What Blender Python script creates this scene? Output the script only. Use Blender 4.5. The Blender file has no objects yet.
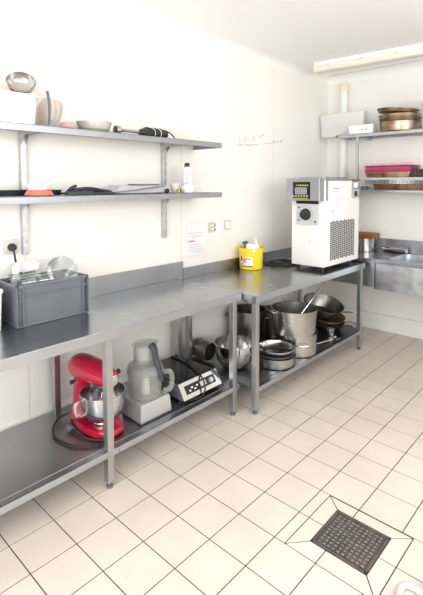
import bpy, bmesh, math, random
from mathutils import Vector, Matrix
random.seed(7)
PI = math.pi
sc = bpy.context.scene
col = sc.collection

# ------------------------------------------------------------------ materials
def mat(name, color, rough=.5, metal=0., var=0., scale=8., bump=0., bscale=60., rvar=0., trans=0., ior=1.45, alpha=1., stretch=None, coat=0., color2=None, spec=None):
    m = bpy.data.materials.new(name); m.use_nodes = True
    nt = m.node_tree; b = nt.nodes['Principled BSDF']
    b.inputs['Base Color'].default_value = (*color, 1)
    b.inputs['Roughness'].default_value = rough
    b.inputs['Metallic'].default_value = metal
    b.inputs['Transmission Weight'].default_value = trans
    b.inputs['IOR'].default_value = ior
    b.inputs['Alpha'].default_value = alpha
    b.inputs['Coat Weight'].default_value = coat
    if spec is not None: b.inputs['Specular IOR Level'].default_value = spec
    tc = nt.nodes.new('ShaderNodeTexCoord')
    mp = nt.nodes.new('ShaderNodeMapping'); nt.links.new(tc.outputs['Object'], mp.inputs['Vector'])
    if stretch: mp.inputs['Scale'].default_value = stretch
    if var or rvar:
        n = nt.nodes.new('ShaderNodeTexNoise'); n.inputs['Scale'].default_value = scale; n.inputs['Detail'].default_value = 5
        nt.links.new(mp.outputs['Vector'], n.inputs['Vector'])
        if var:
            r = nt.nodes.new('ShaderNodeValToRGB')
            c2 = color2 if color2 else tuple(max(0, c*(1-var)) for c in color)
            r.color_ramp.elements[0].position = .35; r.color_ramp.elements[1].position = .65
            r.color_ramp.elements[0].color = (*c2, 1); r.color_ramp.elements[1].color = (*color, 1)
            nt.links.new(n.outputs['Fac'], r.inputs['Fac']); nt.links.new(r.outputs['Color'], b.inputs['Base Color'])
        if rvar:
            q = nt.nodes.new('ShaderNodeMapRange'); q.inputs['To Min'].default_value = max(.02, rough-rvar); q.inputs['To Max'].default_value = rough+rvar
            nt.links.new(n.outputs['Fac'], q.inputs['Value']); nt.links.new(q.outputs['Result'], b.inputs['Roughness'])
    if bump:
        n2 = nt.nodes.new('ShaderNodeTexNoise'); n2.inputs['Scale'].default_value = bscale; n2.inputs['Detail'].default_value = 3
        nt.links.new(mp.outputs['Vector'], n2.inputs['Vector'])
        bp = nt.nodes.new('ShaderNodeBump'); bp.inputs['Strength'].default_value = bump; bp.inputs['Distance'].default_value = .004
        nt.links.new(n2.outputs['Fac'], bp.inputs['Height']); nt.links.new(bp.outputs['Normal'], b.inputs['Normal'])
    return m

def panel_mat(name, color, seams):
    """white sanitary wall panels with thin vertical joints along object Y (seams: list of y)"""
    m = mat(name, color, rough=.42, bump=.05, bscale=14)
    nt = m.node_tree; b = nt.nodes['Principled BSDF']
    tc = nt.nodes.new('ShaderNodeTexCoord'); sx = nt.nodes.new('ShaderNodeSeparateXYZ')
    nt.links.new(tc.outputs['Object'], sx.inputs[0])
    prev = None
    for s in seams:
        a = nt.nodes.new('ShaderNodeMath'); a.operation = 'COMPARE'
        nt.links.new(sx.outputs['Y'], a.inputs[0]); a.inputs[1].default_value = s; a.inputs[2].default_value = .0022
        if prev is None: prev = a.outputs[0]
        else:
            c = nt.nodes.new('ShaderNodeMath'); c.operation = 'MAXIMUM'
            nt.links.new(prev, c.inputs[0]); nt.links.new(a.outputs[0], c.inputs[1]); prev = c.outputs[0]
    mx = nt.nodes.new('ShaderNodeMix'); mx.data_type = 'RGBA'
    nt.links.new(prev, mx.inputs['Factor'])
    mx.inputs['A'].default_value = (*color, 1); mx.inputs['B'].default_value = (color[0]*.72, color[1]*.72, color[2]*.70, 1)
    nt.links.new(mx.outputs['Result'], b.inputs['Base Color'])
    return m

M = {}
M['wall'] = panel_mat('wall_panels', (.90, .882, .83), [-.82, .38, 1.58, 2.78])
M['wall_plain'] = mat('wall_paint', (.90, .885, .845), .5, bump=.05, bscale=14)
M['ceiling'] = mat('ceiling_panel', (.95, .945, .935), .5, bump=.04, bscale=9)
M['cove'] = mat('cove_white', (.93, .925, .90), .4)
M['plinth'] = mat('plinth_white', (.90, .88, .83), .4, var=.06, scale=5)
M['tile'] = mat('floor_tile', (.765, .668, .585), .33, var=.10, scale=3.2, bump=.06, bscale=120, rvar=.08)
M['grout'] = mat('grout', (.06, .048, .04), .9, var=.5, scale=9)
M['steel'] = mat('brushed_steel', (.47, .485, .515), .33, 1, var=.10, scale=5, rvar=.07)
M['steel_edge'] = mat('folded_steel_edge', (.50, .535, .59), .30, 1, var=.04, scale=4, rvar=.04)  # bluer, brighter worktop steel: the lip's bright reflection is put into the colour
M['steel_top'] = mat('worktop_steel', (.44, .455, .485), .26, 1, var=.14, scale=3.5, rvar=.09, bump=.015, bscale=9)
M['steel_shelf_light'] = mat('pale_lower_shelf_steel', (.40, .405, .42), .34, 1, var=.12, scale=3, rvar=.07)  # lit copy of the shelf steel, for the brighter first table
M['steel_shelf'] = mat('lower_shelf_steel', (.27, .28, .295), .33, 1, var=.15, scale=3, rvar=.08)  # darkened copy: shade and dark reflections under the second table painted in
M['steel_leg'] = mat('leg_steel', (.50, .51, .53), .36, 1, var=.08, scale=10, rvar=.05)
M['steel_pot'] = mat('pot_steel', (.52, .51, .49), .25, 1, var=.16, scale=7, rvar=.08)
M['steel_old'] = mat('worn_pot_steel', (.30, .285, .265), .32, 1, var=.35, scale=9, rvar=.1)
M['steel_bright'] = mat('polished_steel', (.62, .62, .63), .16, 1, rvar=.04, scale=9)
M['steel_sink'] = mat('scratched_sink_steel', (.66, .685, .73), .34, 1, var=.2, scale=14, rvar=.12)
M['galv'] = mat('grey_shelf_metal', (.37, .385, .41), .38, .85, var=.10, scale=7, rvar=.06)
M['galv_light'] = mat('bracket_metal', (.62, .63, .65), .4, .8, var=.25, scale=30)
M['black'] = mat('black_plastic', (.022, .022, .026), .45)
M['rubber'] = mat('black_rubber_cord', (.02, .02, .022), .55)
M['navy'] = mat('dark_enamel', (.028, .032, .042), .35, var=.3, scale=20)
M['blackmetal'] = mat('blackened_pan', (.045, .04, .038), .4, .5, var=.4, scale=12)
M['dark_grey'] = mat('dark_grey_plastic', (.12, .13, .15), .45)
M['slate'] = mat('slate_blue_plastic', (.035, .042, .055), .45)
M['white'] = mat('white_plastic', (.88, .88, .87), .35)
M['white_paint'] = mat('white_enamelled_steel', (.87, .87, .865), .3, var=.03, scale=4)
M['plate'] = mat('aged_white_plastic', (.60, .575, .52), .45)  # even greyish beige, darker than the other white plastics
M['offwhite'] = mat('off_white_plastic', (.85, .83, .77), .45)
M['dish_grey'] = mat('pale_grey_ceramic', (.60, .60, .575), .35, var=.15, scale=25)
M['red'] = mat('red_enamel', (.52, .008, .045), .2, coat=.6)
M['red_plastic'] = mat('red_tray_plastic', (.72, .03, .06), .4)
M['blue_plastic'] = mat('blue_tray_plastic', (.20, .24, .50), .4)
M['coral'] = mat('coral_plastic', (.80, .17, .11), .4)
M['yellow'] = mat('yellow_plastic', (.95, .74, .03), .38)
M['grey_crate'] = mat('grey_crate_plastic', (.155, .16, .19), .5, var=.10, scale=9, bump=.05, bscale=50)
M['silver'] = mat('silver_plastic', (.50, .50, .52), .35, .5)
M['silver_panel'] = mat('pale_silver_panel', (.62, .64, .67), .35, .3)
M['clear'] = mat('clear_plastic', (.93, .93, .92), .15, alpha=.15)
M['frost'] = mat('frosted_plastic', (.90, .90, .88), .3, alpha=.55)
M['smoke'] = mat('clear_grey_polycarbonate', (.40, .41, .39), .12, alpha=.30)
M['glass'] = mat('clear_glass', (.95, .97, .97), .03, alpha=.26)
M['glass_black'] = mat('black_ceramic_glass', (.012, .014, .02), .12)
M['cream'] = mat('yellowed_cream_plastic', (.84, .77, .60), .45)
M['diffuser'] = mat('ribbed_diffuser', (.78, .75, .66), .25, bump=.1, bscale=160)
M['paper'] = mat('paper', (.92, .91, .94), .6)
M['ink'] = mat('ink', (.35, .34, .36), .7)
M['ink_blue'] = mat('pen_ink', (.42, .42, .43), .7)
M['red_ink'] = mat('red_ink', (.80, .12, .22), .7)
M['orange'] = mat('orange_print', (.88, .33, .10), .5)
M['navy_print'] = mat('navy_print', (.03, .03, .12), .5)
M['yellow_print'] = mat('yellow_print', (.50, .48, .10), .5)
M['green'] = mat('green_band', (.36, .40, .24), .5)
M['teal'] = mat('teal_print', (.05, .62, .55), .5)
M['wood'] = mat('brown_wood', (.33, .12, .04), .5, var=.35, scale=12, stretch=(1, 6, 1))
M['beech'] = mat('pale_wood', (.70, .55, .46), .5, var=.12, scale=8, stretch=(1, 1, .2))
M['pink_wood'] = mat('pinkish_plastic', (.80, .65, .57), .4)
M['baked'] = mat('baked_brown_tin', (.30, .20, .12), .38, .75, var=.75, scale=10, color2=(.10, .055, .03), rvar=.1)
M['baked_light'] = mat('browned_steel', (.52, .43, .33), .32, .85, var=.6, scale=9, color2=(.22, .13, .07), rvar=.1)
M['drain'] = mat('cast_drain_steel', (.17, .155, .14), .45, .6, var=.5, scale=30)
M['sump'] = mat('drain_basket_steel', (.42, .385, .34), .5, .6, var=.4, scale=40)
M['void'] = mat('dark_cavity', (.012, .011, .01), .9)
M['tube_white'] = mat('white_lacquered_tube', (.80, .80, .82), .2, .35)
M['yellow_black'] = mat('ochre_plastic', (.62, .50, .10), .5)

def thin_glass(name, tint, lo, hi):
    m = bpy.data.materials.new(name); m.use_nodes = True; nt = m.node_tree; nt.nodes.clear()
    out = nt.nodes.new('ShaderNodeOutputMaterial'); mx = nt.nodes.new('ShaderNodeMixShader'); tr = nt.nodes.new('ShaderNodeBsdfTransparent'); gl = nt.nodes.new('ShaderNodeBsdfGlossy')
    tr.inputs['Color'].default_value = (*tint, 1); gl.inputs['Color'].default_value = (.95, .97, .97, 1); gl.inputs['Roughness'].default_value = .06
    fr = nt.nodes.new('ShaderNodeLayerWeight'); fr.inputs['Blend'].default_value = .35
    mr = nt.nodes.new('ShaderNodeMapRange'); mr.inputs['To Min'].default_value = lo; mr.inputs['To Max'].default_value = hi
    nt.links.new(fr.outputs['Facing'], mr.inputs['Value']); nt.links.new(mr.outputs['Result'], mx.inputs['Fac'])
    nt.links.new(tr.outputs[0], mx.inputs[1]); nt.links.new(gl.outputs[0], mx.inputs[2]); nt.links.new(mx.outputs[0], out.inputs['Surface'])
    return m
M['glass'] = thin_glass('clear_glass', (.93, .95, .95), .05, .75)
# ------------------------------------------------------------------ mesh helpers
def catmull(pts, sub=6, closed=False):
    P = [Vector(p) for p in pts]; n = len(P); out = []
    rng = n if closed else n-1
    for i in range(rng):
        if closed: p0, p1, p2, p3 = P[(i-1) % n], P[i], P[(i+1) % n], P[(i+2) % n]
        else: p0, p1, p2, p3 = P[max(i-1, 0)], P[i], P[i+1], P[min(i+2, n-1)]
        for k in range(sub):
            t = k/sub
            out.append(.5*((2*p1)+(-p0+p2)*t+(2*p0-5*p1+4*p2-p3)*t*t+(-p0+3*p1-3*p2+p3)*t**3))
    if not closed: out.append(P[-1])
    return out

class MB:
    def __init__(s): s.bm = bmesh.new()
    def face(s, vs, m=0):
        try:
            f = s.bm.faces.new(vs); f.material_index = m; return f
        except ValueError: return None
    def box(s, x0, x1, y0, y1, z0, z1, bev=0, seg=2, m=0, T=None):
        vs = [s.bm.verts.new((x, y, z)) for x in (x0, x1) for y in (y0, y1) for z in (z0, z1)]
        fs = [s.face([vs[i] for i in q], m) for q in ((0, 1, 3, 2), (4, 6, 7, 5), (0, 4, 5, 1), (2, 3, 7, 6), (0, 2, 6, 4), (1, 5, 7, 3))]
        return s._fin(vs, fs, bev, seg, T, m)
    def _fin(s, vs, fs, bev, seg, T, m):
        if T is not None: bmesh.ops.transform(s.bm, matrix=T, verts=vs)
        if bev:
            es = list({e for f in fs if f for e in f.edges})
            r = bmesh.ops.bevel(s.bm, geom=es, offset=bev, segments=seg, affect='EDGES', profile=.5, clamp_overlap=True, material=-1)
        return s
    def taper(s, x0, x1, y0, y1, z0, X0, X1, Y0, Y1, z1, bev=0, m=0, T=None):
        """box with a different top rectangle"""
        vs = []
        for (x, y, z) in ((x0, y0, z0), (X0, Y0, z1), (x0, y1, z0), (X0, Y1, z1), (x1, y0, z0), (X1, Y0, z1), (x1, y1, z0), (X1, Y1, z1)):
            vs.append(s.bm.verts.new((x, y, z)))
        fs = [s.face([vs[i] for i in q], m) for q in ((0, 1, 3, 2), (4, 6, 7, 5), (0, 4, 5, 1), (2, 3, 7, 6), (0, 2, 6, 4), (1, 5, 7, 3))]
        return s._fin(vs, fs, bev, 2, T, m)
    def prism(s, poly, z0, z1, bev=0, m=0, T=None):
        n = len(poly)
        a = [s.bm.verts.new((x, y, z0)) for x, y in poly]; b = [s.bm.verts.new((x, y, z1)) for x, y in poly]
        fs = [s.face(a[::-1], m), s.face(b, m)]
        for i in range(n):
            j = (i+1) % n; fs.append(s.face([a[i], a[j], b[j], b[i]], m))
        if T is not None: bmesh.ops.transform(s.bm, matrix=T, verts=a+b)
        if bev:
            es = list({e for f in fs[:2] for e in f.edges})
            bmesh.ops.bevel(s.bm, geom=es, offset=bev, segments=2, affect='EDGES', profile=.5, clamp_overlap=True, material=-1)
        return s
    def lathe(s, prof, n=36, c=(0, 0, 0), T=None, m=0, sx=1., sy=1.):
        rings = []; new = []
        for r, z in prof:
            if r < 1e-6:
                v = s.bm.verts.new((c[0], c[1], c[2]+z)); rings.append([v]); new.append(v)
            else:
                ring = [s.bm.verts.new((c[0]+sx*r*math.cos(2*PI*k/n), c[1]+sy*r*math.sin(2*PI*k/n), c[2]+z)) for k in range(n)]
                rings.append(ring); new += ring
        for a, b in zip(rings, rings[1:]):
            for k in range(n):
                j = (k+1) % n
                if len(a) == 1 and len(b) == 1: break
                if len(a) == 1: s.face([a[0], b[k], b[j]], m)
                elif len(b) == 1: s.face([a[k], a[j], b[0]], m)
                else: s.face([a[k], a[j], b[j], b[k]], m)
        if len(rings[0]) > 1 and prof[0] != prof[-1]: s.face(rings[0][::-1], m)
        if len(rings[-1]) > 1 and prof[0] != prof[-1]: s.face(rings[-1], m)
        if T is not None: bmesh.ops.transform(s.bm, matrix=T, verts=new)
        return s
    def loft(s, secs, m=0, T=None, cap=True):
        """secs: lists of points, same count, closed rings"""
        R = [[s.bm.verts.new(p) for p in q] for q in secs]; n = len(R[0])
        for a, b in zip(R, R[1:]):
            for k in range(n):
                j = (k+1) % n; s.face([a[k], a[j], b[j], b[k]], m)
        if cap: s.face(R[0][::-1], m); s.face(R[-1], m)
        if T is not None: bmesh.ops.transform(s.bm, matrix=T, verts=[v for r in R for v in r])
        return s
    def tube(s, pts, r, n=8, m=0, closed=False, sub=0, T=None, flat=1.):
        P = catmull(pts, sub, closed) if sub else [Vector(p) for p in pts]
        rr = r if isinstance(r, (list, tuple)) else None
        N = len(P); secs = []; up = Vector((0, 0, 1)); prev = None
        for i, p in enumerate(P):
            if closed: d = P[(i+1) % N]-P[i-1]
            else: d = P[min(i+1, N-1)]-P[max(i-1, 0)]
            if d.length < 1e-9: d = Vector((0, 0, 1))
            d.normalize()
            if prev is None:
                a = d.cross(up)
                if a.length < .05: a = d.cross(Vector((1, 0, 0)))
            else:
                a = prev-d*prev.dot(d)
                if a.length < 1e-4: a = d.cross(up)
            a.normalize(); prev = a; b = d.cross(a)
            R = r if rr is None else rr[0]+(rr[1]-rr[0])*i/max(1, N-1)
            secs.append([p+(a*math.cos(2*PI*k/n)+b*math.sin(2*PI*k/n)*flat)*R for k in range(n)])
        if closed: secs.append(secs[0])
        s.loft(secs, m, T, cap=not closed)
        return s
    def build(s, name, mats, parent=None, loc=None, angle=38):
        bmesh.ops.remove_doubles(s.bm, verts=s.bm.verts, dist=1e-6)
        bmesh.ops.recalc_face_normals(s.bm, faces=s.bm.faces)
        lim = math.radians(angle)
        for f in s.bm.faces: f.smooth = True
        for e in s.bm.edges:
            if len(e.link_faces) == 2:
                if e.calc_face_angle(0) > lim: e.smooth = False
        me = bpy.data.meshes.new(name); s.bm.to_mesh(me); s.bm.free()
        for m in (mats if isinstance(mats, (list, tuple)) else [mats]): me.materials.append(M[m] if isinstance(m, str) else m)
        o = bpy.data.objects.new(name, me); col.objects.link(o)
        wn = o.modifiers.new('weighted', 'WEIGHTED_NORMAL'); wn.keep_sharp = True
        if parent is not None: o.parent = parent
        if loc is not None: o.location = loc
        return o

def tag(o, label, cat, group=None):
    o['label'] = label; o['category'] = cat
    if group: o['group'] = group
    return o
def thing(name, label, cat, loc=(0, 0, 0), rotz=0., group=None):
    o = bpy.data.objects.new(name, None); col.objects.link(o)
    o.location = loc; o.rotation_euler = (0, 0, rotz); o.empty_display_size = .05
    return tag(o, label, cat, group)
def struct(o): o['kind'] = 'structure'; return o
def dup(root, loc, rot=None, label=None, group=None):
    r = root.copy(); col.objects.link(r); r.location = loc
    if rot is not None: r.rotation_euler = rot
    if label: r['label'] = label
    if group: r['group'] = group
    for ch in list(root.children):
        c = ch.copy(); col.objects.link(c); c.parent = r
        for g in list(ch.children):
            d = g.copy(); col.objects.link(d); d.parent = c
    return r
def Tm(loc=(0, 0, 0), rx=0, ry=0, rz=0):
    return Matrix.Translation(loc) @ Matrix.Rotation(rz, 4, 'Z') @ Matrix.Rotation(ry, 4, 'Y') @ Matrix.Rotation(rx, 4, 'X')
def rrect(x0, x1, y0, y1, r, n=5):
    out = []
    for cx, cy, a0 in ((x1-r, y1-r, 0), (x0+r, y1-r, PI/2), (x0+r, y0+r, PI), (x1-r, y0+r, 1.5*PI)):
        for k in range(n+1):
            a = a0+PI/2*k/n; out.append((cx+r*math.cos(a), cy+r*math.sin(a)))
    return out
def tray_shell(mb, w, d, h, t, slope=.01, r=.02, rim=.012, m=0, T=None):
    """open-topped rectangular shell with rounded corners, sloping walls and a rim flange; centred, base at z=0"""
    def ring(dx, dy, rr, z): return [(x, y, z) for x, y in rrect(-w/2+dx, w/2-dx, -d/2+dy, d/2-dy, rr)]
    s = slope
    mb.loft([ring(s+t, s+t, max(r-t, .004), t), ring(t, t, max(r-t, .004), h-t*.5), ring(0, 0, r, h), ring(-rim, -rim, r+rim, h), ring(-rim, -rim, r+rim, h-t),
             ring(0, 0, r, h-t), ring(s, s, r, 0)], m, T)
    return mb

# ------------------------------------------------------------------ the room
LX, YB, YF, H = 3.9, 3.82, -2.3, 2.70
def inset(poly, g):
    n = len(poly); out = []
    for i in range(n):
        p0, p1, p2 = Vector(poly[i-1]), Vector(poly[i]), Vector(poly[(i+1) % n])
        d1 = (p1-p0).normalized(); d2 = (p2-p1).normalized()
        n1 = Vector((-d1.y, d1.x)); n2 = Vector((-d2.y, d2.x))
        b = n1+n2; k = b.dot(n1)
        out.append(p1+b*(g/k if abs(k) > 1e-6 else g))
    return out
fl = MB()
vs = [fl.bm.verts.new(v) for v in ((-.1, YF-.1, -.002), (LX+.1, YF-.1, -.002), (LX+.1, YB+.1, -.002), (-.1, YB+.1, -.002))]
fl.face(vs, 1)
vs2 = [fl.bm.verts.new(v) for v in ((-.1, YF-.1, -.1), (LX+.1, YF-.1, -.1), (LX+.1, YB+.1, -.1), (-.1, YB+.1, -.1))]
fl.face(vs2[::-1], 1)
for i in range(4): fl.face([vs[i], vs2[i], vs2[(i+1) % 4], vs[(i+1) % 4]], 1)
RX0, RX1, RY0, RY1 = 1.472, 1.868, .800, 1.195          # ring of cut tiles round the drain
DX0, DX1, DY0, DY1 = 1.546, 1.796, .885, 1.132          # the drain itself
def add_tile(poly):
    q = inset(poly, .0026)
    xs = [p.x for p in q]; ys = [p.y for p in q]
    if max(xs)-min(xs) < .006 or max(ys)-min(ys) < .006: return
    top = [fl.bm.verts.new((p.x, p.y, 0)) for p in q]; bot = [fl.bm.verts.new((p.x, p.y, -.002)) for p in q]
    fl.face(top, 0)
    for i in range(len(q)): fl.face([top[i], bot[i], bot[(i+1) % len(q)], top[(i+1) % len(q)]], 0)
def rect(a, b, c, d): return [(a, c), (b, c), (b, d), (a, d)]
for i in range(-1, 20):
    for j in range(-12, 20):
        x0, x1, y0, y1 = .02+.2*i, .22+.2*i, .2*j, .2*j+.2
        x0, x1, y0, y1 = max(x0, 0), min(x1, LX), max(y0, YF), min(y1, YB)
        if x1-x0 < .01 or y1-y0 < .01: continue
        if x1 <= RX0 or x0 >= RX1 or y1 <= RY0 or y0 >= RY1: add_tile(rect(x0, x1, y0, y1)); continue
        if x0 < RX0: add_tile(rect(x0, RX0, y0, y1))
        if x1 > RX1: add_tile(rect(RX1, x1, y0, y1))
        a, b = max(x0, RX0), min(x1, RX1)
        if y0 < RY0: add_tile(rect(a, b, y0, RY0))
        if y1 > RY1: add_tile(rect(a, b, RY1, y1))
for p in ([(RX0, RY1), (DX0, DY1), (1.62, DY1), (1.62, RY1)], [(1.62, RY1), (1.62, DY1), (DX1, DY1), (RX1, RY1)],
          [(RX0, RY0), (1.62, RY0), (1.62, DY0), (DX0, DY0)], [(1.62, RY0), (RX1, RY0), (DX1, DY0), (1.62, DY0)],
          [(RX0, RY0), (DX0, DY0), (DX0, 1.0), (RX0, 1.0)], [(RX0, 1.0), (DX0, 1.0), (DX0, DY1), (RX0, RY1)],
          [(DX1, DY0), (RX1, RY0), (RX1, 1.0), (DX1, 1.0)], [(DX1, 1.0), (RX1, 1.0), (RX1, RY1), (DX1, DY1)]): add_tile(p)
struct(fl.build('floor', ['tile', 'grout']))

b = MB(); b.box(-.12, 0, YF-.12, YB+.12, -.1, H+.1); struct(b.build('wall_left', 'wall'))
b = MB(); b.box(0, LX+.12, YB, YB+.12, -.1, H+.1); struct(b.build('wall_back', 'wall_plain'))
b = MB(); b.box(0, LX, YF, YB, H, H+.1); struct(b.build('ceiling', 'ceiling'))
# walls behind and beside the viewer, a window behind, an added light opening beside
WX0, WX1, WZ0, WZ1 = 1.0, 3.5, .25, 2.5
b = MB()
b.box(0, WX0, YF-.12, YF, -.1, H+.1); b.box(WX1, LX+.12, YF-.12, YF, -.1, H+.1)
b.box(WX0, WX1, YF-.12, YF, -.1, WZ0); b.box(WX0, WX1, YF-.12, YF, WZ1, H+.1)
struct(b.build('wall_front', 'wall_plain'))
VY0, VY1, VZ0, VZ1 = -.6, 2.4, 1.35, 2.45  # unseen side opening, added and placed to even out the light
b = MB()
b.box(LX, LX+.12, YF, VY0, -.1, H+.1); b.box(LX, LX+.12, VY1, YB, -.1, H+.1)
b.box(LX, LX+.12, VY0, VY1, -.1, VZ0); b.box(LX, LX+.12, VY0, VY1, VZ1, H+.1)
struct(b.build('wall_right', 'wall_plain'))
def coving(name, pts_fn, r=.075):
    prof = [(0, 0)]+[(r-r*math.sin(a), -(r-r*math.cos(a))) for a in [PI/2*k/8 for k in range(9)]]
    mb = MB(); A, B = pts_fn(prof); mb.loft([A, B]); return struct(mb.build(name, 'cove'))
coving('trim_1', lambda pr: ([(max(.0, d), YF, H+z) for d, z in pr], [(max(.0, d), YB, H+z) for d, z in pr]))
coving('trim_2', lambda pr: ([(0, YB-d, H+z) for d, z in pr], [(LX, YB-d, H+z) for d, z in pr]))
b = MB(); b.box(0, LX, YB-.078, YB-.0745, H-.0015, H); struct(b.build('trim_3', 'dark_grey'))
b = MB(); b.box(0, LX, YB-.025, YB, 0, .17, .006); struct(b.build('baseboard_back', 'plinth'))
b = MB(); b.box(0, .012, YF, YB-.025, 0, .10, .003); struct(b.build('baseboard_left', 'plinth'))
def window(name, a0, a1, z0, z1, fixed, axis):
    mb = MB(); f = .05
    def bx(p0, p1, q0, q1):
        if axis == 'x': mb.box(p0, p1, fixed-.09, fixed-.03, q0, q1, .004)
        else: mb.box(fixed+.03, fixed+.09, p0, p1, q0, q1, .004)
    bx(a0, a1, z0, z0+f); bx(a0, a1, z1-f, z1); bx(a0, a0+f, z0, z1); bx(a1-f, a1, z0, z1)
    m_ = (a0+a1)/2; bx(m_-f/2, m_+f/2, z0, z1)
    return struct(mb.build(name, 'white'))
window('window_1', WX0, WX1, WZ0, WZ1, YF, 'x')
window('window_2', VY0, VY1, VZ0, VZ1, LX, 'y')  # frame for the added side opening

# drain
dr = thing('floor_drain', 'square steel floor drain with grid grate set into the beige tiles', 'drain', ((DX0+DX1)/2, (DY0+DY1)/2, 0))
w, d = (DX1-DX0)/2-.001, (DY1-DY0)/2-.001
b = MB()
for (x0, x1, y0, y1) in ((-w, w, -d, -d+.012), (-w, w, d-.012, d), (-w, -w+.012, -d, d), (w-.012, w, -d, d)): b.box(x0, x1, y0, y1, -.0015, .003, .0015)
b.build('drain_frame', 'steel_old', dr)
b = MB(); b.box(-w+.01, w-.01, -d+.01, d-.01, -.0018, -.0012); b.build('sump', 'sump', dr)
b = MB(); nn = 10
for k in range(nn+1):
    x = -w+.018+(2*w-.036)*k/nn; b.box(x-.0036, x+.0036, -d+.012, d-.012, -.0012, .0022)
    y = -d+.018+(2*d-.036)*k/nn; b.box(-w+.016, w-.016, y-.0026, y+.0026, -.0012, .0018)
b.build('grate', 'drain', dr)

# ------------------------------------------------------------------ work tables
def leg_mesh(h, s=.019, foot=.03):
    b = MB(); b.box(-s, s, -s, s, foot, h, .003); return b
def work_table(loc, W, L, Ht, shelf, label, leg_ys, splash, splash_y0, splash_y1, seams, shelf_mat):
    t = thing('work_table', label, 'table', loc)
    b = MB(); b.box(.0, W, 0, L, Ht-.004, Ht, .0015); b.box(W-.012, W, 0, L, Ht-.052, Ht-.001, .003, m=1)
    b.box(0, W, 0, .012, Ht-.052, Ht-.001, .003); b.box(0, W, L-.012, L, Ht-.052, Ht-.001, .003)
    b.box(.03, W-.03, .03, L-.03, Ht-.03, Ht-.004)
    b.build('worktop', ['steel_top', 'steel_edge'], t)
    b = MB(); b.box(0.001, .016, splash_y0, splash_y1, Ht-.0005, Ht+splash, .003); b.build('backsplash', 'steel', t)
    for y in leg_ys:
        for x in (W-.023, .085):
            lg = leg_mesh(Ht-.004 if x < .2 else Ht-.013).build('leg', 'steel_leg', t, (x, y, 0))
            f = MB(); f.lathe([(.0, 0), (.017, 0), (.017, .012), (.010, .014), (.010, .034), (0, .034)], 16); f.build('foot', 'dark_grey', lg)
    ys = [0.02]+seams+[L-.02]
    for a, c in zip(ys, ys[1:]):
        b = MB(); b.box(.05, W-.008, a+.0012, c-.0012, shelf-.006, shelf, .001)
        b.box(W-.014, W-.006, a+.0012, c-.0012, shelf-.032, shelf, .002, m=1)
        b.box(W-.052, W-.048, a+.0012, c-.0012, shelf, shelf+.0025)
        b.build('lower_shelf', [shelf_mat, 'steel_edge'], t)
    return t
B1, S1, B2, S2 = .815, .196, .803, .180
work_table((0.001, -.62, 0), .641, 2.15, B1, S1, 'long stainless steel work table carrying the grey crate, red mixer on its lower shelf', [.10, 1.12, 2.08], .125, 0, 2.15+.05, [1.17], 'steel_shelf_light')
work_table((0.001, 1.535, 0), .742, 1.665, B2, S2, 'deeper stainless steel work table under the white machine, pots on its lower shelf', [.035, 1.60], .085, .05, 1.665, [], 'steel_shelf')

B1 += .0008; B2 += .0008; S1 += .0030; S2 += .0030
# ------------------------------------------------------------------ sink unit along the back wall
ZS = .842
sk = thing('sink_unit', 'stainless steel sink unit with wide scratched front along the back wall', 'sink', (0.02, 3.205, 0))
SX0, SX1, SY0, SY1 = .90, 1.75, .075, .50
b = MB()
for (x0, x1, y0, y1) in ((0, SX0, 0, .60), (SX1, 2.5, 0, .60), (SX0, SX1, 0, SY0), (SX0, SX1, SY1, .60)): b.box(x0, x1, y0, y1, ZS-.02, ZS)
b.box(0, 2.5, -.004, .012, ZS-.035, ZS+.004, .003)
b.build('countertop', 'steel_top', sk)
b = MB(); tray_shell(b, SX1-SX0, SY1-SY0, .26, .003, .012, .05, .012); b.build('basin', 'steel_sink', sk, ((SX0+SX1)/2, (SY0+SY1)/2, ZS-.2585))
b = MB(); b.box(.80, 2.45, .004, .016, ZS-.275, ZS-.022, .003); b.box(.80, .812, .004, .55, ZS-.275, ZS-.022); b.build('front_panel', 'steel_sink', sk)
b = MB(); b.box(.03, .78, .05, .06, ZS-.27, ZS-.022, .002); b.build('apron', 'steel', sk)
b = MB(); b.box(0, 2.5, .595, .612, ZS-.02, ZS+.125, .003); b.build('backsplash', 'steel', sk)
for x in (2.40,):
    for y in (.10, .55):
        lg = leg_mesh(ZS-.02).build('leg', 'steel_leg', sk, (x, y, 0))
        f = MB(); f.lathe([(.0, 0), (.017, 0), (.017, .012), (.010, .014), (.010, .034), (0, .034)], 16); f.build('foot', 'dark_grey', lg)

ZS += .0008
# ------------------------------------------------------------------ wall shelves
def wall_shelf(z, label):
    t = thing('wall_shelf', label, 'shelf', (0, .0, z))
    y0, y1, D, th = .02, 1.71, .30, .036
    b = MB(); b.box(.001, D, y0, y1, -.004, 0, .001); b.box(D-.004, D, y0, y1, -th, 0, .0015)
    b.box(.001, D, y1-.004, y1, -th, 0, .0015); b.box(.001, D, y0, y0+.004, -th, 0, .0015)
    b.build('shelf_board', 'galv', t)
    for y in (.37, 1.395):
        b = MB(); b.box(.001, .030, y-.015, y+.015, -.33, -.0045, .002)
        b.box(.020, .27, y-.014, y-.011, -.030, -.0045)
        b.box(.020, .27, y+.011, y+.014, -.030, -.0045)
        b.prism([(.03, -.03), (.075, -.03), (.03, -.08)], -.0015, .0015, T=Tm((0, y-.0125, 0), rx=PI/2))
        b.prism([(.03, -.03), (.075, -.03), (.03, -.08)], -.0015, .0015, T=Tm((0, y+.0125, 0), rx=PI/2))
        b.build('bracket', 'galv_light', t)
    return t
ZU, ZL = 1.828, 1.468
wall_shelf(ZU, 'upper grey metal wall shelf carrying the white tub and steel bowl')
wall_shelf(ZL, 'lower grey metal wall shelf carrying the spray can and dark trays')

ZU += .0006; ZL += .0006
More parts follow.
